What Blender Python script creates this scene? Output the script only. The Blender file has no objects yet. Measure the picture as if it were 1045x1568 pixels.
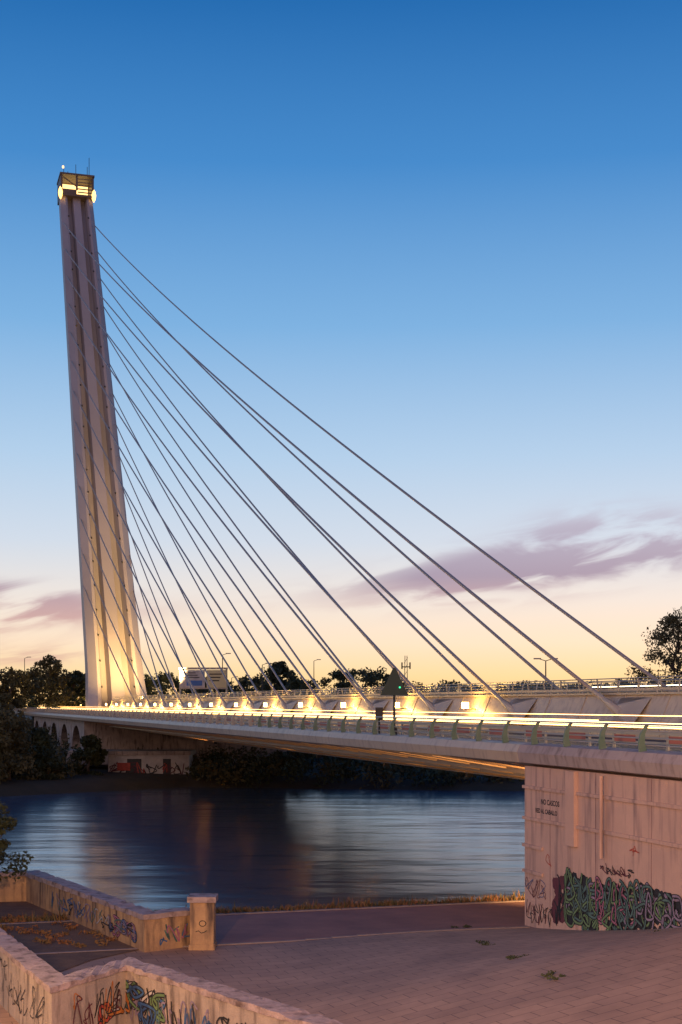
import bpy, math, random
import numpy as np
from mathutils import Vector
random.seed(7); rng=np.random.default_rng(7)
F=2150.0; CU=522.5; CV=1078.0
S,C=0.294,0.956
def W(p,q,z): return (C*p-S*q, S*p+C*q, z)
def PQ(x,y): return (C*x+S*y, -S*x+C*y)
def G(u,v,z):
    Y=-z*F/(v-CV); return ((u-CU)/F*Y, Y, z)
def lin(c):
    return tuple(((x/255)/12.92 if x/255<=0.04045 else ((x/255+0.055)/1.055)**2.4) for x in c)
scene=bpy.context.scene
# ---------------- materials
def mat(name,col,rough=0.7,metal=0.0,col2=None,scale=2.0,emit=None,es=0,bump=0.0,bscale=None,detail=6):
    m=bpy.data.materials.new(name); m.use_nodes=True; nt=m.node_tree; b=nt.nodes['Principled BSDF']
    b.inputs['Roughness'].default_value=rough; b.inputs['Metallic'].default_value=metal
    b.inputs['Base Color'].default_value=(*col,1)
    if col2 is not None or bump>0:
        tc=nt.nodes.new('ShaderNodeTexCoord')
        n=nt.nodes.new('ShaderNodeTexNoise'); n.inputs['Scale'].default_value=scale; n.inputs['Detail'].default_value=detail; n.inputs['Roughness'].default_value=0.65
        nt.links.new(tc.outputs['Object'],n.inputs['Vector'])
        if col2 is not None:
            r=nt.nodes.new('ShaderNodeValToRGB'); r.color_ramp.elements[0].position=0.35; r.color_ramp.elements[1].position=0.65
            r.color_ramp.elements[0].color=(*col,1); r.color_ramp.elements[1].color=(*col2,1)
            nt.links.new(n.outputs['Fac'],r.inputs['Fac']); nt.links.new(r.outputs['Color'],b.inputs['Base Color'])
        if bump>0:
            n2=nt.nodes.new('ShaderNodeTexNoise'); n2.inputs['Scale'].default_value=bscale or scale*6; n2.inputs['Detail'].default_value=8
            nt.links.new(tc.outputs['Object'],n2.inputs['Vector'])
            bp=nt.nodes.new('ShaderNodeBump'); bp.inputs['Strength'].default_value=bump; bp.inputs['Distance'].default_value=0.03
            nt.links.new(n2.outputs['Fac'],bp.inputs['Height']); nt.links.new(bp.outputs['Normal'],b.inputs['Normal'])
    if emit is not None:
        b.inputs['Emission Color'].default_value=(*emit,1); b.inputs['Emission Strength'].default_value=es
    return m
def streaky(name,c1,c2,c3,sc=0.6,vs=0.15,bump=0.3,rough=0.85):
    m=mat(name,c1,rough,0,c2,sc,bump=bump,bscale=14); nt=m.node_tree; b=nt.nodes['Principled BSDF']
    src=b.inputs['Base Color'].links[0].from_socket
    tc=[n for n in nt.nodes if n.type=='TEX_COORD'][0]
    mp=nt.nodes.new('ShaderNodeMapping'); mp.inputs['Scale'].default_value=(3,3,vs*3)
    n=nt.nodes.new('ShaderNodeTexNoise'); n.inputs['Scale'].default_value=1.0; n.inputs['Detail'].default_value=7
    nt.links.new(tc.outputs['Object'],mp.inputs['Vector']); nt.links.new(mp.outputs['Vector'],n.inputs['Vector'])
    r=nt.nodes.new('ShaderNodeValToRGB'); r.color_ramp.elements[0].position=0.5; r.color_ramp.elements[1].position=0.72
    mx=nt.nodes.new('ShaderNodeMix'); mx.data_type='RGBA'
    nt.links.new(n.outputs['Fac'],r.inputs['Fac']); nt.links.new(r.outputs['Color'],mx.inputs['Factor'])
    nt.links.new(src,mx.inputs['A']); mx.inputs['B'].default_value=(*c3,1)
    nt.links.new(mx.outputs['Result'],b.inputs['Base Color'])
    return m
M={}
M['steel']=mat('painted_steel',(0.50,0.42,0.32),0.45,0,(0.42,0.35,0.26),0.3)
M['steel_w']=streaky('cream_steel',(0.58,0.47,0.33),(0.48,0.39,0.28),(0.38,0.29,0.21),0.3,0.3,0.02,0.45)
M['pylon']=mat('pylon_steel',(0.41,0.37,0.38),0.5,0,(0.34,0.31,0.32),0.05)
M['head']=mat('lantern_steel',(0.15,0.11,0.09),0.5,0,(0.10,0.08,0.07),0.5)
M['soffit']=mat('soffit_steel',(0.55,0.36,0.22),0.5,0,(0.44,0.29,0.18),0.3)
M['cable']=mat('cable_sheath',(0.42,0.34,0.27),0.4,0.1)
M['asphalt']=mat('asphalt',(0.06,0.055,0.06),0.9,0,(0.045,0.04,0.045),3)
M['rail']=mat('rail_steel',(0.42,0.39,0.32),0.4,0.3)
M['railg']=mat('rail_green',(0.11,0.19,0.13),0.5,0.0,(0.17,0.23,0.16),2)
M['red']=mat('barrier_oxide',(0.42,0.14,0.09),0.6)
M['dark']=mat('dark_metal',(0.03,0.03,0.03),0.6)
M['lamp']=mat('lamp_glow',(1,0.8,0.4),0.5,emit=(1.0,0.66,0.2),es=14)
M['lant']=mat('lantern_glow',(1,0.8,0.4),0.5,emit=(1.0,0.50,0.12),es=4.0)
M['lantw']=mat('lantern_panel',(1,0.8,0.4),0.5,emit=(1.0,0.62,0.22),es=2.4)
M['tw']=mat('trail_white',(1,1,1),0.5,emit=(1.0,0.78,0.44),es=8)
M['ty']=mat('trail_amber',(1,1,1),0.5,emit=(1.0,0.50,0.12),es=6)
M['tr']=mat('trail_red',(1,1,1),0.5,emit=(1.0,0.25,0.08),es=1.5)
M['green']=mat('sign_green',(0.018,0.045,0.035),0.6)
M['greenl']=mat('green_signal',(0,1,0.4),0.5,emit=(0.05,1.0,0.4),es=1.2)
M['plaster']=streaky('abutment_render',(0.60,0.41,0.32),(0.50,0.345,0.28),(0.30,0.21,0.19),0.5,0.12,0.4)
M['fascia']=streaky('fascia_concrete',(0.42,0.35,0.32),(0.33,0.28,0.27),(0.22,0.18,0.17),0.5,0.3,0.3)
M['conc']=streaky('worn_concrete',(0.46,0.38,0.31),(0.31,0.26,0.22),(0.11,0.085,0.075),0.9,0.2,0.6)
M['cope']=streaky('coping_concrete',(0.45,0.35,0.33),(0.30,0.235,0.22),(0.12,0.085,0.08),2.2,1.0,1.0)
M['brick']=streaky('stained_wall',(0.52,0.34,0.17),(0.34,0.22,0.13),(0.10,0.07,0.055),1.2,0.2,0.6)
M['dirt']=mat('dirt',(0.12,0.07,0.045),0.95,0,(0.19,0.11,0.06),1.2,bump=1,bscale=8)
M['soil']=mat('terrain_soil',(0.035,0.032,0.02),0.95,0,(0.07,0.055,0.03),0.15)
M['path']=mat('path_tarmac',(0.28,0.145,0.12),0.9,0,(0.19,0.10,0.09),0.5,bump=0.4,bscale=30)
M['kerb']=mat('kerb_stone',(0.30,0.24,0.22),0.8,0,(0.22,0.18,0.17),3)
M['leaf']=mat('leaf_dark',(0.025,0.035,0.015),0.8,0,(0.06,0.075,0.025),0.35)
M['leafw']=mat('leaf_olive',(0.06,0.06,0.022),0.8,0,(0.13,0.11,0.04),0.5)
M['grass']=mat('dry_grass',(0.14,0.10,0.035),0.9,0,(0.26,0.11,0.05),0.7)
M['bark']=mat('bark',(0.12,0.09,0.07),0.9,0,(0.07,0.05,0.04),3)
M['white']=mat('white_paint',(0.6,0.57,0.52),0.7,0,(0.42,0.39,0.36),1)
M['blue']=mat('sign_blue',(0.05,0.15,0.4),0.5)
M['yel']=mat('sign_yellow',(0.7,0.6,0.3),0.5)
for n,c in dict(g_black=(0.02,0.02,0.025),g_green=(0.16,0.28,0.12),g_pink=(0.42,0.16,0.24),g_blue=(0.05,0.14,0.32),g_lilac=(0.30,0.24,0.34),g_white=(0.55,0.52,0.5),g_red=(0.5,0.08,0.05),g_orange=(0.6,0.22,0.05),g_teal=(0.10,0.20,0.18),g_maroon=(0.13,0.03,0.045)).items():
    M[n]=mat(n,c,0.7,0,tuple(x*0.6 for x in c),3)
m=bpy.data.materials.new('paving_slabs'); m.use_nodes=True; nt=m.node_tree; b=nt.nodes['Principled BSDF']; b.inputs['Roughness'].default_value=0.75
tc=nt.nodes.new('ShaderNodeTexCoord'); mp=nt.nodes.new('ShaderNodeMapping'); mp.inputs['Rotation'].default_value=(0,0,math.radians(-17.1))
br=nt.nodes.new('ShaderNodeTexBrick'); br.inputs['Scale'].default_value=1.0; br.inputs['Brick Width'].default_value=0.9; br.inputs['Row Height'].default_value=0.6; br.inputs['Mortar Size'].default_value=0.014
br.inputs['Color1'].default_value=(0.44,0.30,0.21,1); br.inputs['Color2'].default_value=(0.38,0.26,0.19,1); br.inputs['Mortar'].default_value=(0.17,0.115,0.09,1)
nz=nt.nodes.new('ShaderNodeTexNoise'); nz.inputs['Scale'].default_value=0.3; nz.inputs['Detail'].default_value=9; nz.inputs['Roughness'].default_value=0.72
rr=nt.nodes.new('ShaderNodeValToRGB'); rr.color_ramp.elements[0].position=0.3; rr.color_ramp.elements[1].position=0.7; rr.color_ramp.elements[0].color=(0.58,0.55,0.55,1); rr.color_ramp.elements[1].color=(1.1,1.05,1,1)
mx=nt.nodes.new('ShaderNodeMix'); mx.data_type='RGBA'; mx.blend_type='MULTIPLY'; mx.inputs['Factor'].default_value=1
L=nt.links.new
L(tc.outputs['Object'],mp.inputs['Vector']); L(mp.outputs['Vector'],br.inputs['Vector']); L(tc.outputs['Object'],nz.inputs['Vector']); L(nz.outputs['Fac'],rr.inputs['Fac'])
L(br.outputs['Color'],mx.inputs['A']); L(rr.outputs['Color'],mx.inputs['B']); L(mx.outputs['Result'],b.inputs['Base Color'])
M['slab']=m
# water
m=bpy.data.materials.new('river_water'); m.use_nodes=True; nt=m.node_tree; b=nt.nodes['Principled BSDF']; L=nt.links.new
b.inputs['Base Color'].default_value=(0.05,0.095,0.15,1); b.inputs['Roughness'].default_value=0.18; b.inputs['IOR'].default_value=2.3
tc=nt.nodes.new('ShaderNodeTexCoord'); mp=nt.nodes.new('ShaderNodeMapping'); mp.inputs['Scale'].default_value=(0.06,0.14,1)
n1=nt.nodes.new('ShaderNodeTexNoise'); n1.inputs['Scale'].default_value=1.0; n1.inputs['Detail'].default_value=4
bp=nt.nodes.new('ShaderNodeBump'); bp.inputs['Strength'].default_value=0.45; bp.inputs['Distance'].default_value=0.6
L(tc.outputs['Object'],mp.inputs['Vector']); L(mp.outputs['Vector'],n1.inputs['Vector']); L(n1.outputs['Fac'],bp.inputs['Height']); L(bp.outputs['Normal'],b.inputs['Normal'])
M['water']=m

# ---------------- mesh builder
class B:
    def __init__(s): s.v=[];s.f=[];s.m=[];s.mats=[]
    def mi(s,k):
        if k not in s.mats: s.mats.append(k)
        return s.mats.index(k)
    def add(s,vs,fs,k):
        o=len(s.v); s.v+= [tuple(x) for x in vs]; i=s.mi(k)
        for f in fs: s.f.append([a+o for a in f]); s.m.append(i)
    def hexa(s,a,k):
        s.add(a,[(3,2,1,0),(4,5,6,7),(0,1,5,4),(1,2,6,5),(2,3,7,6),(3,0,4,7)],k)
    def bbox(s,p0,p1,q0,q1,z0,z1,k):
        s.hexa([W(p0,q0,z0),W(p1,q0,z0),W(p1,q1,z0),W(p0,q1,z0),W(p0,q0,z1),W(p1,q0,z1),W(p1,q1,z1),W(p0,q1,z1)],k)
    def box(s,x0,x1,y0,y1,z0,z1,k):
        s.hexa([(x0,y0,z0),(x1,y0,z0),(x1,y1,z0),(x0,y1,z0),(x0,y0,z1),(x1,y0,z1),(x1,y1,z1),(x0,y1,z1)],k)
    def tube(s,pts,r,k,n=6):
        pts=[Vector(p) for p in pts]; N=len(pts); rs=r if isinstance(r,(list,tuple)) else [r]*N
        vs=[];fs=[]
        for i,p in enumerate(pts):
            t=(pts[min(i+1,N-1)]-pts[max(i-1,0)]).normalized()
            a=t.cross(Vector((0,0,1)))
            if a.length<1e-3: a=Vector((1,0,0))
            a.normalize(); bb=t.cross(a)
            for j in range(n):
                th=2*math.pi*j/n; vs.append(p+(a*math.cos(th)+bb*math.sin(th))*rs[i])
        for i in range(N-1):
            for j in range(n):
                j2=(j+1)%n; fs.append((i*n+j,i*n+j2,(i+1)*n+j2,(i+1)*n+j))
        fs.append(tuple(range(n))[::-1]); fs.append(tuple((N-1)*n+j for j in range(n)))
        s.add(vs,fs,k)
    def loft(s,secs,k,cap=True,close=True):
        n=len(secs[0]); vs=[v for sec in secs for v in sec]; fs=[]
        for i in range(len(secs)-1):
            for j in range(n if close else n-1):
                j2=(j+1)%n; fs.append((i*n+j,i*n+j2,(i+1)*n+j2,(i+1)*n+j))
        if cap: fs.append(tuple(range(n))[::-1]); fs.append(tuple((len(secs)-1)*n+j for j in range(n)))
        s.add(vs,fs,k)
    def obj(s,name,parent=None,smooth=False):
        me=bpy.data.meshes.new(name); me.from_pydata(s.v,[],s.f); 
        for k in s.mats: me.materials.append(M[k])
        me.polygons.foreach_set('material_index',s.m)
        if smooth: me.polygons.foreach_set('use_smooth',[True]*len(s.f))
        me.update(); o=bpy.data.objects.new(name,me); scene.collection.objects.link(o)
        if parent: o.parent=parent
        return o
def empty(name):
    e=bpy.data.objects.new(name,None); scene.collection.objects.link(e); e.empty_display_size=0.5; return e
def leaves(b,centers,radii,nper,size,k,flat=1.0):
    for c,r in zip(centers,radii):
        d=rng.normal(size=(nper,3)); d/=np.linalg.norm(d,axis=1)[:,None]; d*= (rng.random(nper)**0.45)[:,None]*np.array(r)
        P=np.array(c)+d
        a=rng.normal(size=(nper,3)); a/=np.linalg.norm(a,axis=1)[:,None]
        t=rng.normal(size=(nper,3)); bb=np.cross(a,t); bb/=np.linalg.norm(bb,axis=1)[:,None]
        sz=size*(0.5+rng.random(nper))[:,None]
        vs=np.stack([P-a*sz,P-bb*sz*0.5,P+a*sz,P+bb*sz*0.5],1).reshape(-1,3)
        b.add(vs.tolist(),[(4*i,4*i+1,4*i+2,4*i+3) for i in range(nper)],k)
def tree(name,x,y,z0,h,rw,k='leaf',clumps=26,nper=160,leaf=0.25,trunk=0.3,crown0=0.35,seed=0):
    rs=random.Random(seed+int(abs(x)*7)); b=B()
    pts=[Vector((x,y,z0)),Vector((x+rs.uniform(-.3,.3),y,z0+h*0.35)),Vector((x+rs.uniform(-.6,.6),y,z0+h*0.65)),Vector((x+rs.uniform(-.6,.6),y,z0+h*0.9))]
    b.tube(pts,[trunk,trunk*0.75,trunk*0.45,trunk*0.1],'bark',8)
    cs=[];rr=[]
    for i in range(clumps):
        t=rs.random(); zz=z0+h*(crown0+(1-crown0)*t)
        w=rw*(math.sin(math.pi*min(1,0.18+0.8*t))**0.6)
        an=rs.uniform(0,2*math.pi); ra=w*math.sqrt(rs.random())*0.95
        c=(x+ra*math.cos(an),y+ra*math.sin(an),zz); cs.append(c)
        q=rw*rs.uniform(0.16,0.34); rr.append((q*1.2,q*1.2,q*0.85))
        if i%2==0:
            s0=pts[1].lerp(pts[3],max(0,min(1,t*0.8))); b.tube([s0,s0.lerp(Vector(c),0.5)+Vector((0,0,-0.2)),Vector(c)],[trunk*0.3,trunk*0.2,0.03],'bark',5)
    leaves(b,cs,rr,nper,leaf,k)
    return b.obj(name)

# ---------------- terrain
def far_edge(p):
    if p<35: return 183-0.5*(35-p) if p>5 else 168
    return 183-min(40,0.55*(p-35))
def hz(p,q):
    x,y,_=W(p,q,0)
    plaza=-8.75+1.65*max(0,min(1.4,(55-y)/11))*max(0,min(1.2,(x+2)/12))
    if q<=58: return plaza
    if q<=68: return -8.75-4.2*((q-58)/10)
    fe=far_edge(p)
    if q<=fe-4: return -13
    if q<=fe+3: return -13+ (q-(fe-4))/7*3.2
    if q<=fe+120: return -9.8+5.3*((q-fe-3)/117)
    return -4.5
pl=[-1500,-700,-300,-150,-90,-60,-40]+list(range(-30,101,1))+[110,125,150,200,300,500,900,1600]
ql=[-60,-30,-15,-5]+list(range(0,76,1))+[90,120,140]+list(range(145,200,4))+[210,225,240,255,270,290,310,400,600,1000,2000,4000]
def sheet(name,ps,qs,k,dz=0,zf=hz):
    b=B(); vs=[(*W(p,q,0)[:2],zf(p,q)+dz) for q in qs for p in ps]; n=len(ps)
    b.add(vs,[(j*n+i,j*n+i+1,(j+1)*n+i+1,(j+1)*n+i) for j in range(len(qs)-1) for i in range(n-1)],k)
    return b.obj(name,smooth=True)
sheet('ground_terrain',pl,ql,'soil')
nearp=[p for p in pl if -60<=p<=60]
sheet('plaza_pavement',nearp,[q for q in ql if -30<=q<=50],'slab',0.006)
sheet('river_path',nearp,[q for q in ql if 50<=q<=57],'path',0.005)
b=B()
for p in nearp[:-1]:
    if p<23: b.bbox(p+0.0,p+0.985,49.86,50.02,-8.9,hz(p,50)+0.05,'kerb')
b.bbox(-60,60,57,57.2,-9,-8.70,'kerb'); b.obj('path_kerb')
b=B(); b.add([W(-900,60,-11),W(1000,60,-11),W(1000,196,-11),W(-900,196,-11)],[(0,1,2,3)],'water'); b.obj('river_water')
b=B(); pts=[G(-120,1378,-8.72),G(45,1380,-8.72),G(222,1452,-8.72),G(140,1470,-8.72),G(60,1500,-8.72),G(-150,1450,-8.72)]
b.add(pts,[tuple(range(6))],'dirt')
for i in range(60):
    u=random.uniform(0,190); v=random.uniform(1400,1450)
    if v<1385+(u-45)*0.37+6: continue
    x,y,_=G(u,v,-8.7); leaves(b,[(x,y,-8.66)],[(0.25,0.25,0.08)],25,0.06,'grass')
b.obj('dirt_bed')
b=B()
for i in range(2600):
    p=random.uniform(-22,60); q=57.2+abs(random.gauss(0,1.0)); z=hz(p,q); h=random.uniform(0.08,0.3)*(1.7 if random.random()<.1 else 1)
    x,y,_=W(p,q,0)
    for j in range(5):
        a=random.uniform(0,6.28); dx,dy=math.cos(a)*0.04,math.sin(a)*0.04; lx,ly=random.uniform(-.15,.15),random.uniform(-.15,.15)
        xx,yy=x+random.uniform(-.2,.2),y+random.uniform(-.2,.2)
        b.add([(xx-dx,yy-dy,z),(xx+dx,yy+dy,z),(xx+lx,yy+ly,z+h)],[(0,1,2)],'grass' if j<3 else 'leafw')
b.obj('grass_verge')
# ---------------- bridge
bridge=empty('cable_stayed_bridge')
AX=39.1; PE=23.1; QP=275.8; Q0=-25; Q1=420
QA=50.9
b=B()
for s in (1,-1):
    def pp(p): return p if s==1 else 2*AX-p
    def bx(p0,p1,q0,q1,z0,z1,k):
        a,c=sorted((pp(p0),pp(p1))); b.bbox(a,c,q0,q1,z0,z1,k)
    bx(25.75,36.55,Q0,Q1,-2.05,-1.80,'asphalt')
    bx(PE+0.3,25.75,Q0,Q1,-2.05,-1.66,'fascia')
    sec=[(PE+0.3,-1.55),(PE+0.0,-1.6),(PE-0.15,-1.9),(PE-0.05,-2.3),(PE+0.5,-2.42),(PE+0.5,-2.07),(PE+0.3,-2.05)]
    b.loft([[W(pp(p),q,z) for p,z in sec] for q in (QA+.1,Q1)],'steel_w')
    b.loft([[W(pp(p),q,z) for p,z in sec] for q in (Q0,QA+.07)],'fascia')
    b.loft([[W(pp(p),q,z) for p,z in [(PE+0.52,-2.08),(PE+0.52,-2.42),(37.5,-4.6),(37.6,-2.08)]] for q in (QA+.4,262)],'soffit')
    q=53.0
    while q<262:
        b.loft([[W(pp(p),qq,z) for p,z in [(PE+0.6,-2.46),(PE+0.6,-2.40),(37.4,-4.50),(37.4,-4.80)]] for qq in (q,q+0.16)],'soffit'); q+=4.66
    for pz in (27.5,32):
        zz=-2.42-(pz-PE-0.52)*0.158
        b.loft([[W(pp(p),q,z) for p,z in [(pz,zz+0.02),(pz,zz-0.22),(pz+0.14,zz-0.24),(pz+0.14,zz-0.01)]] for q in (QA+.5,261)],'steel')
b.obj('deck',bridge)
b=B()
hx=[(-1.9,.5),(-2.6,-1.1),(-2.6,-1.78),(-1.6,-4.85),(1.6,-4.85),(2.6,-1.78),(2.6,-1.1),(1.9,.5)]
b.loft([[W(AX+p,q,z) for p,z in hx] for q in (Q0,QP-5)],'steel_w')
b.bbox(AX-2.05,AX+2.05,Q0,QP-5,0.503,0.62,'steel')
q=Q0
while q<QP-6:
    for s in (-1,1):
        b.loft([[W(AX+s*p,qq,z) for p,z in [(1.95,.495),(2.63,-1.1),(2.63,-1.7),(2.55,-1.7),(1.85,.45)]] for qq in (q,q+0.08)],'steel')
    q+=4.66
b.obj('spine_beam',bridge)
b=B()
def rail(p,z0,h,q0,q1,step,k,nb,lean=0,kp=None,pr=0.035,tr=0.025,post=None):
    q=q0
    while q<q1:
        if post: post(b,p,q,z0)
        else: b.tube([W(p,q,z0),W(p+lean,q,z0+h)],pr,kp or k,5)
        q+=step
    for i in range(nb):
        t=(i+1)/nb; b.tube([W(p+lean*t,q0,z0+h*t),W(p+lean*t,q1,z0+h*t)],tr*(1.5 if i==nb-1 else 1),k,6)
for s in (-1,1):
    rail(AX+s*1.85,0.62,0.78,-10,QP-8,2.33,'rail',4,pr=0.05,tr=0.022,lean=s*0.12)
    b.bbox(AX+s*1.95-0.06,AX+s*1.95+0.06,-10,QP-8,0.72,0.86,'steel')
b.obj('walkway_railing',bridge)
b=B()
def gpost(b,p,q,z0,s=1):
    k='railg' if q<95 else 'rail'
    prof=[(-0.10,0,0.14),(-0.16,0.3,0.11),(-0.12,0.62,0.08),(0.06,0.92,0.05)]
    secs=[]
    for dp,dz,w in prof:
        secs.append([W(p+s*(dp-w),q-0.04,z0+dz),W(p+s*(dp+w),q-0.04,z0+dz),W(p+s*(dp+w),q+0.04,z0+dz),W(p+s*(dp-w),q+0.04,z0+dz)])
    b.loft(secs,k)
rail(PE+0.28,-1.6,0.92,-20,400,2.8,'rail',4,lean=0.0,post=gpost,tr=0.026)
rail(2*AX-PE-0.28,-1.6,0.92,-20,400,2.8,'rail',4,lean=0.0,post=lambda b,p,q,z:gpost(b,p,q,z,-1),tr=0.026)
b.obj('parapet_railing',bridge)
b=B()
for P0 in (25.65,2*AX-25.65):
    q=10
    while q<270:
        b.bbox(P0-0.05,P0+0.05,q,q+0.1,-1.66,-1.02,'rail')
        q+=2.0
    for z in (-1.45,-1.28,-1.11): b.bbox(P0-0.075,P0-0.055,8,272,z,z+0.09,'rail')
    q=10
    while q<270:
        b.bbox(P0-0.09,P0-0.08,q+0.25,q+1.85,-1.40,-1.14,'red'); q+=4.0
b.obj('road_guardrail',bridge)
# pylon
PW0,PW1=11.1,7.7
def pyl(s): return QP+76.3*s, -1.7+131.2*s
sec=[(-.5,-.34),(-.5,.20),(-.36,.44),(-.30,.40),(-.25,-.02),(-.15,-.06),(-.11,.30),(.11,.30),(.15,-.06),(.25,-.02),(.30,.40),(.36,.44),(.5,.20),(.5,-.34),(.2,-.6),(-.2,-.6)]
def psec(s,w,extra=1.0):
    q,z=pyl(s); d=w*0.85*extra
    return [W(AX+a*w, q-bb*d*0.86, z) for a,bb in sec]
b=B()
ss=[-0.075,-0.03,0]+[i/40 for i in range(1,39)]+[0.955]
secs=[]
for s in ss:
    w=PW0+(PW1-PW0)*max(0,s)
    if s<0.06: w+= (0.06-max(s,0))*14
    secs.append(psec(s,w))
b.loft(secs,'pylon')
for i in range(1,24):
    s=i/24*0.95; w=PW0+(PW1-PW0)*s
    for sg in (-1,1):
        q,z=pyl(s); d=w*0.85
        c=W(AX+sg*w*0.29,q-0.40*d*0.86-0.05,z)
        b.tube([c,W(AX+sg*w*0.29,q-0.40*d*0.86-0.3,z-0.3)],[0.18,0.12],'dark',8)
q,z=pyl(0.955); w=PW1
def lb(a0,a1,d0,d1,z0,z1,k): b.bbox(AX+a0*w,AX+a1*w,q+d0,q+d1,z+z0,z+z1,k)
lb(-.52,.52,-3.2,4.5,0.0,0.5,'head')
lb(-.52,.52,3.8,4.5,0.5,5.0,'head')
lb(-.52,-.46,-3.2,3.8,0.5,5.0,'head'); lb(.46,.52,-3.2,3.8,0.5,5.0,'head')
lb(-.46,-.02,-3.1,-2.7,0.5,1.6,'head'); lb(-.04,.02,-3.1,-2.7,1.6,5.0,'head')
lb(-.54,.54,-3.4,4.7,5.0,5.45,'head')
lb(-.42,.42,2.6,3.0,0.8,4.7,'lantw')
for i in range(5): lb(.02,.46,-3.1,-2.8,1.0+i*.8,1.2+i*.8,'head')
b.hexa([W(AX-.44*w,q-3,z+4.4),W(AX-.04*w,q-3,z+2.4),W(AX-.04*w,q-2.8,z+2.4),W(AX-.44*w,q-2.8,z+4.4),W(AX-.44*w,q-3,z+4.65),W(AX-.04*w,q-3,z+2.65),W(AX-.04*w,q-2.8,z+2.65),W(AX-.44*w,q-2.8,z+4.65)],'head')
for a,l in ((-.38,2.2),(-.25,1.6),(.36,3.2),(.42,5.5),(.0,3.5)):
    b.tube([W(AX+a*w,q,z+5.4),W(AX+a*w,q,z+5.4+l)],0.07,'dark',5)
for sg in (-1,1):
    c=Vector(W(AX+sg*w*0.52,q-3.0,z+0.6)); 
    b.tube([c+Vector((0,0,-1.6)),c+Vector((0,0,-.9)),c,c+Vector((0,0,.9)),c+Vector((0,0,1.5))],[.10,.42,.55,.4,.08],'lant',10)
c=Vector(W(AX-w*.4,q,z+7.7)); b.tube([c,c+Vector((0,0,0.5))],0.25,'lantw',6)
b.obj('pylon',bridge)
# cables
b=B(); hb=B()
s0,s1=0.894,0.19
for k in range(13):
    qk=67.2+13.98*k
    s=s0+(s1-s0)*k/12; w=PW0+(PW1-PW0)*s
    qa,za=pyl(s)
    for sg in (-1,1):
        A=Vector(W(AX+sg*2.45,qk,-0.75)); T=Vector(W(AX+sg*w*0.47,qa-2.2,za))
        n=24; Ln=(T-A).length; pts=[]
        for i in range(n+1):
            t=i/n; p=A.lerp(T,t); p.z-=4*t*(1-t)*Ln*0.009; pts.append(p)
        b.tube(pts,0.11,'cable',8)
        d=(pts[1]-A).normalized()
        hb.tube([A-d*1.2,A+d*0.4,A+d*1.6,A+d*2.6,A+d*4.5],[0.30,0.30,0.27,0.16,0.13],'steel_w',10)
        for e in (-0.2,0.2):
            hb.loft([[W(AX+sg*p,qk+dq,z) for p,dq,z in [(2.0,-1.6+e,.35),(2.95,-1.2+e,-1.15),(2.95,1.0+e,-1.15),(2.5,1.4+e,-.1),(2.0,1.6+e,.35)]],
                     [W(AX+sg*p,qk+dq,z) for p,dq,z in [(2.0,-1.5+e,.3),(2.95,-1.1+e,-1.3),(2.95,.9+e,-1.3),(2.5,1.3+e,-.2),(2.0,1.5+e,.3)]]],'steel')
b.obj('stay_cables',bridge,smooth=True); hb.obj('cable_anchorages',bridge)
b=B()
def plight(name,loc,power,col,r=0.12,parent=None):
    l=bpy.data.lights.new(name,'POINT'); l.energy=power; l.color=col; l.shadow_soft_size=r
    o=bpy.data.objects.new(name,l); o.location=loc; scene.collection.objects.link(o)
    if parent: o.parent=parent
def spot(name,loc,tgt,power,col,ang,r=0.4):
    l=bpy.data.lights.new(name,'SPOT'); l.energy=power; l.color=col; l.spot_size=math.radians(ang); l.spot_blend=0.9; l.shadow_soft_size=r
    o=bpy.data.objects.new(name,l); o.location=loc; scene.collection.objects.link(o)
    d=Vector(tgt)-Vector(loc); o.rotation_euler=d.to_track_quat('-Z','Y').to_euler(); o.parent=bridge
for k in range(0,22):
    qk=68.7+13.98*(k+1.42)
    if qk>QP+95: break
    pz=AX-3.05
    if qk<QP-8: b.tube([W(AX-2.25,qk,-0.35),W(pz,qk,-0.3)],0.05,'dark',6)
    else: b.tube([W(pz,qk,-1.7),W(pz,qk,-0.3)],0.05,'dark',6)
    b.bbox(pz-.1,pz+.1,qk-.38,qk+.38,-.3,.12,'lamp')
    plight('deck_lamp_light',W(pz+0.32,qk,-0.1),200,(1.0,0.54,0.12),0.15,bridge)
    plight('deck_lamp_light',W(pz-0.5,qk,0.1),190,(1.0,0.52,0.13),0.2,bridge)
# added spots with made-up boxes under the spine, brightening the cantilever soffit
for q in (60,76,92,110,130,152,178,206,236):
    b.bbox(37.55,37.95,q-.2,q+.2,-5.15,-4.87,'dark')
    spot('soffit_fill_spot',W(37.4,q,-5.25),W(29,q,-3.0),900,(1.0,0.50,0.15),120,0.12)
b.obj('deck_lamps',bridge)
# light trails
b=B()
for p,z,k,r,q0,q1 in [(28.0,-.80,'tw',.034,20,400),(28.6,-.95,'ty',.03,20,400),(29.6,-.88,'tw',.036,20,400),(31.2,-.78,'ty',.035,60,400),(32.5,-.9,'ty',.04,40,400),(30.3,-.5,'ty',.018,20,400),
      (44.5,-.7,'ty',.03,10,400),(46,-.8,'tr',.03,10,400),(47,0.75,'tw',.03,20,130),(48.5,1.25,'tw',.025,20,95),(50,-.8,'ty',.03,20,400)]:
    b.tube([W(p,q,z) for q in np.linspace(q0,q1,6)],r,k,6)
b.obj('vehicle_light_trails')
spot('pylon_floodlight',W(AX+2,QP-20,1.2),W(AX+1,QP+10,20),180000,(1,.60,.20),75)
spot('pylon_floodlight',W(AX+3,QP-50,1.2),W(AX+1,QP+30,55),210000,(1,.64,.30),36)
spot('soffit_end_fill',W(27,QA+.5,-6.5),W(30,QA+70,-3.5),9000,(1,.54,.20),80)  # added spot hidden behind the abutment corner to warm the soffit
b=B()
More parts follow.
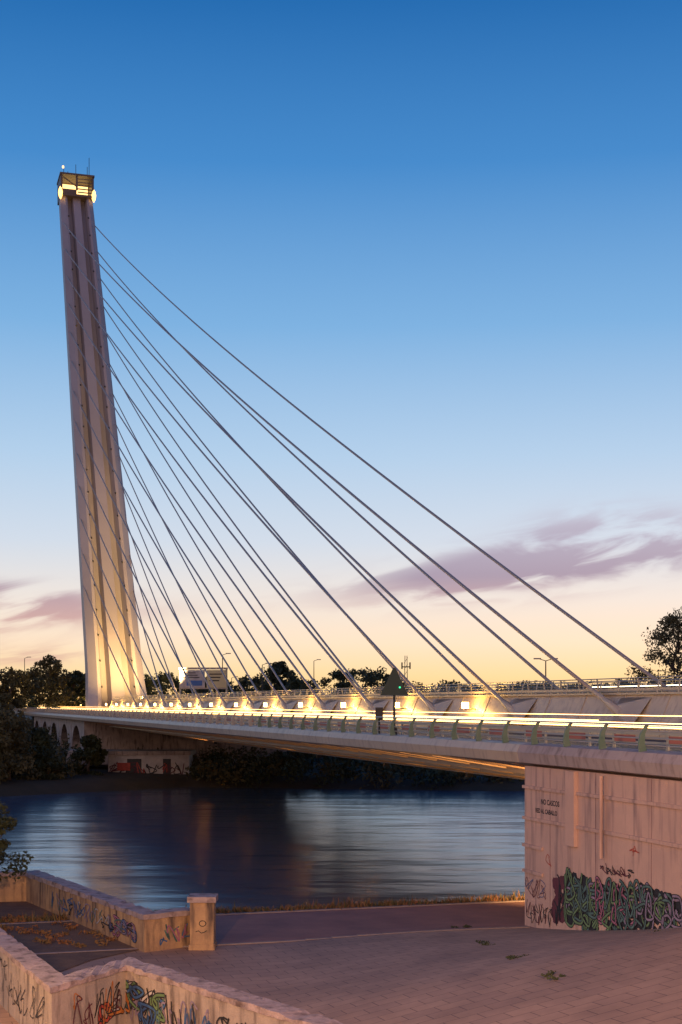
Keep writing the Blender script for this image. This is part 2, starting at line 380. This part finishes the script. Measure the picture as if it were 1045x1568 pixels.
for p,q,z0,z in ((AX+2,QP-20,.63,1.05),(AX+3,QP-50,-.6,1.05)): b.bbox(p-.4,p+.4,q-.5,q-.1,z0,z,'dark')
b.bbox(26.7,27.3,QA+.1,QA+.35,-6.8,-6.3,'dark'); b.obj('floodlights',bridge)  # this box is a made-up housing for the added soffit spot
# abutment
b=B()
PA=PE+0.15
def awall(q0,q1,z0,z1,off,k): b.bbox(PA-off,2*AX-PA+off,q0,q1,z0,z1,k)
bands=[(-2.44,-3.2,0.0),(-3.2,-3.32,0.08),(-3.32,-4.42,0.0),(-4.42,-4.54,0.08),(-4.54,-9.5,0.0)]
for zt,zb,o in bands: awall(-25,QA+o,zb,zt,o,'plaster')
for zt in (-5.5,-6.5):
    b.bbox(PA-.08,PA-.002,49.2,QA+.08,zt-.12,zt,'plaster')
b.bbox(PA-.16,PA-.005,46.3,47.0,-5.2,-2.46,'plaster')
b.tube([W(PA-.16,44.2,-2.5),W(PA-.16,44.2,-5.4)],0.07,'plaster',8)
for q in (48.6,44.9,41.0,37.5): b.bbox(PA-.004,PA+.01,q-.01,q+.01,-9,-2.46,'g_maroon')
ab=b.obj('abutment_wall')
def stroke(b,o,du,dv,n,pts,w,k,off):
    P=[Vector(o)+du*x+dv*y+n*off for x,y in pts]; vs=[]
    for i,p in enumerate(P):
        t=(P[min(i+1,len(P)-1)]-P[max(i-1,0)]).normalized(); s=t.cross(n).normalized()*w*0.5; vs+=[p-s,p+s]
    b.add(vs,[(2*i,2*i+1,2*i+3,2*i+2) for i in range(len(P)-1)],k)
def graff(b,o,du,dv,n,w,h,fills,outline,seed,cell=0.6,th=0.1,back=None,base=0.004,reps=2,nc=5):
    r=random.Random(seed)
    if back:
        for i in range(int(w*h*11)):
            cx,cy=r.uniform(0.04,.96)*w,r.uniform(.1,.85)*h; rad=r.uniform(.15,.38)*min(h,1.2)*0.6
            N=14; b.add([Vector(o)+du*(cx+rad*1.3*math.cos(6.283*j/N)*r.uniform(.8,1.1))+dv*(cy+rad*math.sin(6.283*j/N)*r.uniform(.8,1.1))+n*(base+i*0.00008) for j in range(N)],[tuple(range(N))],back)
    k=0
    nx=max(1,int(w/cell))
    for rep in range(reps):
        for i in range(nx):
            k+=1
            cx=(i+.5)/nx*w
            if outline:
                cy=r.uniform(.25,.75)*h; ex=w/nx*0.75; ey=h*.27; a0=r.uniform(0,6.28); dr=r.choice((-1,1))
                ctl=[(min(w,max(0,cx+ex*math.cos(a0+dr*j*r.uniform(1.1,1.9))*r.uniform(.5,1.1))),min(h*.97,max(.02,cy+ey*math.sin(a0+dr*j*r.uniform(1.1,1.9))*r.uniform(.5,1.2)))) for j in range(nc)]
            else:
                ctl=[(cx+r.uniform(-.5,.5)*w/nx*1.3,h*r.uniform(.05,.95)) for j in range(nc)]
            pts=[]
            for j in range(nc-1):
                for t in (0,.2,.4,.6,.8):
                    a0_=ctl[max(j-1,0)];a1=ctl[j];a2=ctl[j+1];a3=ctl[min(j+2,nc-1)]
                    cr=lambda p0,p1,p2,p3:0.5*((2*p1)+(-p0+p2)*t+(2*p0-5*p1+4*p2-p3)*t*t+(-p0+3*p1-3*p2+p3)*t**3)
                    pts.append((cr(a0_[0],a1[0],a2[0],a3[0]),cr(a0_[1],a1[1],a2[1],a3[1])))
            f=r.choice(fills); zo=base+0.006+k*0.0009
            if outline: stroke(b,o,du,dv,n,pts,th*1.9,outline,zo)
            stroke(b,o,du,dv,n,pts,th,f,zo+0.0004)
DU=Vector(W(0,-1,0)); DV=Vector((0,0,1)); NN=Vector(W(-1,0,0))
b=B()
def onab(q,z): return Vector(W(PA,q,z))
graff(b,onab(48.3,-8.45),DU,DV,NN,1.4,2.2,['g_maroon','g_black','g_black'],None,3,0.4,0.07,'g_maroon')
graff(b,onab(47.3,-8.25),DU,DV,NN,2.6,2.25,['g_green','g_teal','g_green','g_lilac'],'g_black',5,0.55,0.075,'g_black',reps=7,nc=6)
graff(b,onab(44.8,-7.95),DU,DV,NN,2.8,2.0,['g_lilac','g_teal','g_green','g_pink'],'g_black',15,0.55,0.07,'g_black',reps=7,nc=6)
graff(b,onab(42.1,-7.6),DU,DV,NN,5,1.75,['g_lilac','g_teal','g_green'],'g_black',17,0.6,0.07,'g_black',reps=5,nc=6)
graff(b,onab(44.5,-5.95),DU,DV,NN,2.5,0.4,['g_maroon','g_black'],None,16,0.5,0.04,None)
graff(b,onab(50.7,-8.6),DU,DV,NN,2.3,1.0,['g_maroon','g_black'],None,8,0.35,0.035)
graff(b,onab(50.7,-7.6),DU,DV,NN,1.8,.95,['g_maroon','g_black','g_blue'],None,9,0.5,0.03)
def txt(s,q,z,size):
    cu=bpy.data.curves.new('t','FONT'); cu.body=s; cu.size=size; cu.offset=0.008; o=bpy.data.objects.new('t',cu); scene.collection.objects.link(o)
    dg=bpy.context.evaluated_depsgraph_get(); me=bpy.data.meshes.new_from_object(o.evaluated_get(dg))
    b.add([onab(q,z)+DU*v.co.x+DV*v.co.y+NN*0.006 for v in me.vertices],[list(p.vertices) for p in me.polygons],'g_black'); bpy.data.objects.remove(o)
txt('NO CASCOS',49.4,-3.85,.28); txt('RED AL CABALLO',49.9,-4.2,.24)
graff(b,onab(42.5,-5.2),DU,DV,NN,.7,0.5,['g_red'],None,11,0.5,0.03)
graff(b,onab(48.9,-6.2),DU,DV,NN,.4,0.6,['g_red'],None,12,0.4,0.03)
b.obj('abutment_graffiti',ab)
# ---------------- foreground walls
def offs(pts,d):
    out=[]
    P=[Vector(p[:2]) for p in pts]
    for i,p in enumerate(P):
        ns=[]
        if i>0: t=(P[i]-P[i-1]).normalized(); ns.append(Vector((-t.y,t.x)))
        if i<len(P)-1: t=(P[i+1]-P[i]).normalized(); ns.append(Vector((-t.y,t.x)))
        n=sum(ns,Vector((0,0))).normalized(); out.append(p+n*d/max(0.4,n.dot(ns[0])))
    return out
def wall(b,pts,half,z0,z1,k,kc,cope=0.18,over=0.06):
    r=random.Random(len(pts)+int(half*100)); n=len(pts)
    def rib(h,za,zb,kk,jit=0):
        a=offs(pts,h); c=offs(pts,-h); A=[];Cc=[]
        for i in range(n-1):
            m=max(1,int((a[i+1]-a[i]).length/0.3))
            for j in range(m):
                t=j/m; A.append(a[i].lerp(a[i+1],t)); Cc.append(c[i].lerp(c[i+1],t))
        A.append(a[-1]); Cc.append(c[-1]); secs=[]
        for x,y in zip(A,Cc):
            j=lambda s=1: r.uniform(-jit,jit)*s
            chip=(lambda: 0.06*jit/0.02 if r.random()<.12 else 0)
            c1,c2=chip(),chip()
            secs.append([(x.x+j(),x.y+j(),za+j()),(y.x+j(),y.y+j(),za+j()),(y.x+j(),y.y+j(),zb-abs(j())*1.5-c1),(x.x+j(),x.y+j(),zb-abs(j())*1.5-c2)])
        b.loft(secs,kk)
    rib(half,z0,z1-cope,k); rib(half+over,z1-cope,z1,kc,0.018)
P_=[G(-160,1330,-7),G(-10,1425,-7),G(88,1502,-7),G(195,1470,-7),G(545,1578,-7),G(700,1640,-7)]
b=B(); wall(b,P_,0.28,-10,-7,'conc','cope',0.16,0.05)
w1=b.obj('stair_parapet_wall')
b=B()
def faceg(P0,P1,half,side,**kw):
    a=Vector(P0); c=Vector(P1); du=(c-a); du.z=0; Ln=du.length; du.normalize(); n=Vector((du.y,-du.x,0))*side
    return a+n*half,du,n,Ln
o,du,n,Ln=faceg(P_[3],P_[4],0.28,1); o.z=-8.7
graff(b,o+du*0.1,du,DV,n,3.4,1.35,['g_black','g_lilac','g_teal'],None,21,0.45,0.05)
graff(b,o+du*0.0+DV*0.1,du,DV,n,2.6,1.25,['g_blue','g_green','g_orange','g_white'],'g_black',22,0.6,0.07,reps=4,nc=6)
graff(b,o+du*3.4,du,DV,n,5,1.3,['g_lilac','g_blue','g_black','g_black'],None,23,0.5,0.05,reps=3)
o,du,n,Ln=faceg(P_[2],P_[3],0.28,1); o.z=-8.6
graff(b,o+du*0.3,du,DV,n,Ln-0.5,1.3,['g_black','g_maroon','g_orange'],None,24,0.4,0.035)
graff(b,o+du*1.4,du,DV,n,1.2,1.0,['g_orange','g_white','g_red'],'g_black',25,0.4,0.07)
o,du,n,Ln=faceg(P_[1],P_[2],0.28,1); o.z=-8.5
graff(b,o+du*1.0,du,DV,n,Ln-1.3,1.2,['g_black'],None,26,0.9,0.03)
b.obj('parapet_graffiti',w1)
zt=-7.4
Q_=[G(-200,1338,zt),G(48,1333,zt),G(228,1397,zt),G(292,1390,zt)]
b=B(); wall(b,Q_,0.3,-9.2,zt,'brick','cope',0.2,0.05)
w2=b.obj('planter_retaining_wall')
b=B()
o,du,n,Ln=faceg(Q_[1],Q_[2],0.3,1); o.z=-8.6
graff(b,o+du*4,du,DV,n,Ln-4.5,0.85,['g_teal','g_blue','g_lilac','g_white','g_black'],None,31,0.7,0.05)
graff(b,o+du*(Ln-3.2),du,DV,n,2.8,0.85,['g_blue','g_pink','g_lilac'],'g_black',32,0.5,0.06)
for i in range(9):
    b.add([o+du*(1+i*1.35)+n*.004,o+du*(1.05+i*1.35)+n*.004,o+du*(1.05+i*1.35)+n*.004+DV*.95,o+du*(1+i*1.35)+n*.004+DV*.95],[(0,1,2,3)],'g_black')
o,du,n,Ln=faceg(Q_[2],Q_[3],0.3,1); o.z=-8.6
graff(b,o+du*.2,du,DV,n,Ln-0.4,0.9,['g_blue','g_pink','g_teal'],None,33,0.4,0.05)
b.obj('retaining_wall_graffiti',w2)
x,y,_=G(311,1452,-8.75)
b=B(); h=0.42
b.box(x-h,x+h,y-h,y+h,-8.55,-7.05,'brick')
b.box(x-h-.04,x+h+.04,y-h-.04,y+h+.04,-8.9,-8.55,'brick')
b.box(x-h-.09,x+h+.09,y-h-.09,y+h+.09,-7.05,-6.85,'cope')
r=[(0.12*math.cos(a*0.5)+0.45,0.1*math.sin(a*0.5)+.75) for a in range(14)]
stroke(b,(x-h,y-h,-8.55),Vector((1,0,0)),DV,Vector((0,-1,0)),r,0.03,'g_black',0.004)
r=[(0.2+.1*i,0.45+.05*math.sin(i*2)) for i in range(5)]
stroke(b,(x-h,y-h,-8.55),Vector((1,0,0)),DV,Vector((0,-1,0)),r,0.03,'g_black',0.004)
b.obj('gate_pillar')
for u,v in ((740,1447),(792,1466),(850,1497),(708,1420),(1010,1432)):
    Y=F*8.4/(v-CV); 
    for _ in range(5):
        x=(u-CU)/F*Y; p,q=PQ(x,Y); Y=-hz(p,q)*F/(v-CV)
    b=B()
    cs=[(x+random.uniform(-.35,.35),Y+random.uniform(-.5,.5),hz(p,q)+0.05) for _ in range(4)]
    leaves(b,cs,[(random.uniform(.1,.25),.15,0.05) for _ in cs],35,0.04,'leaf'); b.obj('pavement_weed')
# ---------------- signs on the bridge
def atu(p,u):
    c=p/C; Y=F*c/(u+F*0.3075-CU); X=(u-CU)/F*Y; return X,Y
X,Y=atu(23.75,604)
b=B(); b.tube([(X,Y,-1.66),(X,Y,1.2)],0.06,'dark',8)
hw=0.72; vs=[(X-hw,Y-.09,.45),(X+hw,Y-.09,.45),(X+.06,Y-.09,1.85),(X-.06,Y-.09,1.85)]
b.loft([vs,[(a,c+.07,d) for a,c,d in vs]],'green')
b.tube([(X+.28,Y-.1,.85),(X+.28,Y-.14,.85)],0.05,'greenl',10)
b.box(X-.15,X+.15,Y-.15,Y+.15,-1.66,-1.2,'dark'); b.obj('triangular_navigation_sign')
X,Y=atu(23.75,581); b=B(); b.tube([(X,Y,-1.66),(X,Y,-0.8)],0.05,'dark',8); b.box(X-.2,X+.2,Y-.12,Y+.12,-.85,-.18,'dark'); b.box(X-.15,X+.15,Y-.2,Y-.12,-.3,-.24,'dark'); b.obj('signal_box')
Y=235
def gx(u): return (u-CU)/F*Y
b=B()
z=lambda v:-(v-CV)/F*Y
b.box(gx(276),gx(314),Y-.1,Y,z(1053),z(1026),'white'); b.box(gx(317),gx(347),Y-.1,Y,z(1053),z(1026),'yel')
b.box(gx(286),gx(310),Y-.13,Y-.105,z(1050),z(1042),'blue')
for i in range(3): b.box(gx(280),gx(300+i*3),Y-.13,Y-.105,z(1031+i*3.5),z(1029.8+i*3.5),'g_black'); b.box(gx(321),gx(340-i*2),Y-.13,Y-.105,z(1033+i*5),z(1031.5+i*5),'g_black')
for u in (276,347): b.tube([(gx(u),Y+.3,-2),(gx(u),Y+.3,z(1024))],0.16,'rail',6)
b.box(gx(274),gx(349),Y+.1,Y+.4,z(1025),z(1022),'rail'); b.box(gx(274),gx(349),Y+.1,Y+.4,z(1055),z(1053),'rail')
b.obj('overhead_road_sign')
def slamp(u,vtop,Y,dbl=False,z0=-2):
    X=(u-CU)/F*Y; zt=-(vtop-CV)/F*Y; b=B()
    b.tube([(X,Y,z0),(X,Y,zt)],[0.13,0.07],'dark',6)
    for s in ((-1,1) if dbl else (1,)):
        b.tube([(X,Y,zt),(X+s*.8,Y,zt+.25)],0.05,'dark',5); b.box(X+min(s*.6,s*1.5),X+max(s*.6,s*1.5),Y-.18,Y+.18,zt+.2,zt+.36,'rail')
    b.obj('street_lamp')
for a in ((402,1018,260),(481,1012,300),(341,1003,250),(38,1008,330),(355,1038,330),(197,1035,330)): slamp(*a)
slamp(836,1012,175,True,-5)
b=B(); X=(622-CU)/F*420; zt=(CV-1004)/F*420
for dx in (-.6,.6): b.tube([(X+dx,420,-5),(X+dx*.5,420,zt)],0.1,'dark',4)
for i in range(9): z=-3+i*1.9; b.tube([(X-.55,420,z),(X+.5,420,z+1.7)],0.06,'dark',4)
b.box(X-1.2,X+1.2,419.8,420.2,zt-3.5,zt-3.2,'dark'); b.box(X-1.4,X-1,419.8,420.2,zt-4,zt-2,'dark'); b.box(X+1,X+1.4,419.8,420.2,zt-4,zt-2,'dark'); b.obj('telecom_mast')
# ---------------- far approach viaduct with arches
b=B()
q0=205; 
for a in range(5):
    qa=q0+a*17; N=14
    vs=[];vs2=[]
    for i in range(N+1):
        t=i/N; qq=qa+2+13*t; zz=-8.5+5.3*math.sqrt(max(0,1-(2*t-1)**2)); vs+=[W(24,qq,zz),W(24,qq,-2.44)]; vs2+=[W(24,qq,zz),W(54,qq,zz)]
    b.add(vs,[(2*i,2*i+2,2*i+3,2*i+1) for i in range(N)],'conc')
    b.add(vs2,[(2*i,2*i+1,2*i+3,2*i+2) for i in range(N)],'conc')
    b.bbox(23.95,54,qa-2,qa+2,-11,-2.44,'conc')
b.obj('approach_viaduct')
b=B(); Y=192
gx=lambda u:(u-CU)/F*Y
z=lambda v:-(v-CV)/F*Y
b.box(gx(166),gx(290),Y,Y+6,z(1196),z(1156),'white'); b.box(gx(163),gx(293),Y-.3,Y+6.3,z(1156),z(1150),'conc')
for u0,u1 in ((195,217),(250,262)): b.box(gx(u0),gx(u1),Y-.05,Y-.02,z(1190),z(1162),'dark')
b.box(gx(180),gx(200),Y-.1,Y-.06,z(1180),z(1168),'g_red')
graff(b,(gx(170),Y,z(1190)),Vector((1,0,0)),DV,Vector((0,-1,0)),10,2.2,['g_maroon','g_black','g_red'],None,40,1.2,.12,base=0.06)
b.box(gx(95),gx(160),Y+3,Y+8,z(1172),z(1150),'conc')
b.obj('riverside_building')
# ---------------- vegetation
b=B(); cs=[];rr=[]
for i in range(560):
    u=random.uniform(-150,1150); t=random.random(); Y=178+t*70
    x=(u-CU)/F*Y; p,q=PQ(x,Y)
    fe=far_edge(p)
    if q<fe+1: Y+=fe+1-q+random.uniform(0,8); x=(u-CU)/F*Y; p,q=PQ(x,Y)
    if 95<u<300 and q<far_edge(p)+22: 
        if random.random()<.85: continue
    s=random.uniform(0.8,2.4); cs.append((x,Y,hz(p,q)+s*0.5)); rr.append((s*1.3,s*1.3,s))
leaves(b,cs[:250],rr[:250],170,0.28,'leaf'); leaves(b,cs[250:],rr[250:],150,0.28,'leafw')
b.obj('riverbank_bushes')
b=B(); cs=[];rr=[]
def prof(u):
    h=1048
    for c,w,a in ((430,28,32),(520,40,20),(575,38,22),(300,60,12),(690,14,8),(240,30,16),(60,60,24),(140,30,14),(380,25,10),(820,80,4),(960,60,6)):
        h-=a*math.exp(-((u-c)/w)**2)
    return h
for i in range(420):
    u=random.uniform(-80,1150); Y=random.uniform(300,360); x=(u-CU)/F*Y; ht=(CV-prof(u))/F*Y
    for j in range(2):
        zz=ht-1.2-random.random()**1.5*9; s=random.uniform(.9,1.9); cs.append((x+random.uniform(-1,1),Y,zz)); rr.append((s*1.2,s*1.2,s))
leaves(b,cs,rr,90,0.36,'leaf'); b.obj('distant_tree_line')
for x,y,z0,h,rw,sd in ((49.0,205,-7,19.8,6.6,1),(56,214,-7,18,5.5,2)):
    tree('eucalyptus_tree',x,y,z0,h,rw,'leafw',60,130,0.20,0.4,0.38,sd)
for u,Y,vt,rw in ((75,300,1008,5.5),(15,290,1026,4.5),(115,310,1030,3),(428,330,1016,4)):
    x=(u-CU)/F*Y; zt=(CV-vt)/F*Y; tree('broadleaf_tree',x,Y,-6,zt+6,rw,'leafw' if u<100 else 'leaf',30,130,0.34,0.35,0.35,int(u))
for u,Y,vt,rw in ((15,176,1082,4.2),(-30,172,1070,5),(55,186,1118,3),(135,188,1130,2.5),(75,180,1150,2.4)):
    x=(u-CU)/F*Y; zt=(CV-vt)/F*Y; tree('bank_tree',x,Y,-10.5,zt+10.5,rw,'leafw' if u in (15,-30) else 'leaf',34,150,0.26,0.3,0.12,int(u)+9)
tree('riverside_shrub_tree',-14.6,58,-8.8,4.6,1.5,'leaf',26,110,0.10,0.12,0.3,5)
# ---------------- plaza street lamps (outside the frame)
def plamp(X,Y,z0,zt,power,col,rr=0.2):
    b=B(); b.tube([(X,Y,z0),(X,Y,zt)],[0.1,0.06],'dark',8); b.tube([(X,Y,zt),(X+.4,Y+.1,zt+.3),(X+.9,Y+.2,zt+.3)],0.05,'dark',6)
    b.box(X+.7,X+1.4,Y,Y+.35,zt+.28,zt+.4,'dark'); b.box(X+.75,X+1.35,Y+.05,Y+.3,zt+.24,zt+.275,'lamp'); b.obj('street_lamp')
    plight('street_lamp_light',(X+1.05,Y+.2,zt+.0),power,col,rr)
plamp(-13.5,33.5,-8.75,-3.0,1700,(1.0,0.54,0.20))
plamp(-8,6,-8.75,3.0,34000,(1.0,0.54,0.31),0.4)
plamp(8,6,-8,4.0,16000,(1.0,0.54,0.33),0.4)

# ---------------- added fill lamp + world
sl=bpy.data.lights.new('dusk_fill','SUN'); sl.energy=0.3; sl.angle=math.radians(25); sl.color=(1.0,0.70,0.62)  # added soft warm fill from behind the camera, opposite the sunset
so=bpy.data.objects.new('dusk_fill',sl); scene.collection.objects.link(so)
d=Vector((0.45,0.80,-0.42)); so.rotation_euler=d.to_track_quat('-Z','Y').to_euler()
w=bpy.data.worlds.new('World'); scene.world=w; w.use_nodes=True; nt=w.node_tree; L=nt.links.new
bg=nt.nodes['Background']
def math_(op,a,b_=None,clamp=False):
    n=nt.nodes.new('ShaderNodeMath'); n.operation=op; n.use_clamp=clamp
    for i,x in enumerate((a,b_)):
        if x is None: continue
        if isinstance(x,(int,float)): n.inputs[i].default_value=x
        else: L(x,n.inputs[i])
    return n.outputs[0]
def ramp(f,stops):
    n=nt.nodes.new('ShaderNodeValToRGB'); e=n.color_ramp.elements
    while len(e)<len(stops): e.new(0.5)
    for i,(p,c) in enumerate(stops): e[i].position=p; e[i].color=(*c,1)
    L(f,n.inputs['Fac']); return n.outputs['Color']
def mix(f,a,b_,mode='MIX'):
    n=nt.nodes.new('ShaderNodeMix'); n.data_type='RGBA'; n.blend_type=mode
    for k,x in (('Factor',f),('A',a),('B',b_)):
        if isinstance(x,(int,float)): n.inputs[k].default_value=x
        elif isinstance(x,tuple): n.inputs[k].default_value=(*x,1)
        else: L(x,n.inputs[k])
    return n.outputs['Result']
def sstep(x,a,b_):
    n=nt.nodes.new('ShaderNodeMapRange'); n.interpolation_type='SMOOTHSTEP'; n.inputs['From Min'].default_value=a; n.inputs['From Max'].default_value=b_
    L(x,n.inputs['Value']); return n.outputs['Result']
tc=nt.nodes.new('ShaderNodeTexCoord'); sp=nt.nodes.new('ShaderNodeSeparateXYZ'); L(tc.outputs['Generated'],sp.inputs[0])
x,y,z=sp.outputs
rr_=math_('SQRT',math_('ADD',math_('MULTIPLY',x,x),math_('MULTIPLY',y,y)))
e=math_('DIVIDE',z,math_('MAXIMUM',rr_,0.001)); ef=math_('DIVIDE',e,0.7,True)
def st(v,c): return (((CV-v)/F)/0.7,lin(c))
front=ramp(ef,[st(1078,(255,204,130)),st(1035,(255,221,164)),st(985,(254,229,200)),st(920,(239,229,221)),st(830,(209,220,234)),st(700,(178,207,235)),st(500,(124,177,225)),st(250,(68,138,204)),st(0,(33,107,177)),(0.95,lin((16,74,140)))])
back=ramp(ef,[(0,lin((150,110,112))),(0.12,lin((190,145,145))),(0.3,lin((150,140,162))),(0.6,lin((90,112,150))),(1,lin((40,85,150)))])
sky=mix(sstep(y,0.25,-0.5),front,back)
az=math_('ARCTAN2',x,y)
cv=nt.nodes.new('ShaderNodeCombineXYZ'); L(math_('MULTIPLY',az,13),cv.inputs[0]); L(math_('MULTIPLY',math_('SUBTRACT',e,math_('MULTIPLY',az,0.16)),60),cv.inputs[1]); cv.inputs[2].default_value=3.3
nz=nt.nodes.new('ShaderNodeTexNoise'); nz.inputs['Scale'].default_value=1.0; nz.inputs['Detail'].default_value=5; nz.inputs['Roughness'].default_value=0.5; nz.inputs['Distortion'].default_value=0.6
L(cv.outputs[0],nz.inputs['Vector'])
def bump_(val,c,wd):
    t=math_('DIVIDE',math_('SUBTRACT',val,c),wd); return math_('EXPONENT',math_('MULTIPLY',math_('MULTIPLY',t,t),-1))
ec=math_('ADD',0.076,math_('MULTIPLY',az,0.13))
m1=math_('MULTIPLY',bump_(math_('SUBTRACT',e,ec),0.003,0.021),bump_(az,0.14,0.14))
m2=math_('MULTIPLY',math_('MULTIPLY',bump_(e,0.066,0.018),bump_(az,-0.30,0.13)),1.6)
m3=math_('MULTIPLY',bump_(e,0.034,0.008),bump_(az,-0.28,0.12))
m4=math_('MULTIPLY',math_('MULTIPLY',bump_(e,0.120,0.024),bump_(az,0.19,0.07)),0.55)
msk=math_('ADD',math_('ADD',m1,m2),math_('ADD',math_('MULTIPLY',m3,0.9),m4))
cl=sstep(math_('MULTIPLY',msk,sstep(nz.outputs['Fac'],0.25,0.63)),0.06,0.74)
ccol=ramp(ef,[(0,lin((224,170,145))),(0.085,lin((205,164,162))),(0.13,lin((160,146,170))),(0.2,lin((188,186,206)))])
sky=mix(math_('MULTIPLY',cl,0.92),sky,ccol)
ns=nt.nodes.new('ShaderNodeTexSky'); ns.sky_type='NISHITA'; ns.sun_disc=False; ns.sun_elevation=math.radians(1.5); ns.sun_rotation=math.radians(15)
bg.inputs['Strength'].default_value=1.0
L(sky,bg.inputs['Color'])
bg2=nt.nodes.new('ShaderNodeBackground'); bg2.inputs['Strength'].default_value=0.004; L(ns.outputs[0],bg2.inputs['Color'])
ad=nt.nodes.new('ShaderNodeAddShader'); L(bg.outputs[0],ad.inputs[0]); L(bg2.outputs[0],ad.inputs[1]); L(ad.outputs[0],nt.nodes['World Output'].inputs['Surface'])
# ---------------- camera
cam=bpy.data.cameras.new('camera'); co=bpy.data.objects.new('camera',cam); scene.collection.objects.link(co); scene.camera=co
co.location=(0,0,0); co.rotation_euler=(math.radians(90),0,0)
cam.sensor_fit='VERTICAL'; cam.sensor_height=36; cam.lens=F/1568*36; cam.shift_y=(CV-784)/1568; cam.clip_start=0.1; cam.clip_end=9000
scene.view_settings.view_transform='Standard'; scene.view_settings.look='None'; scene.view_settings.exposure=0
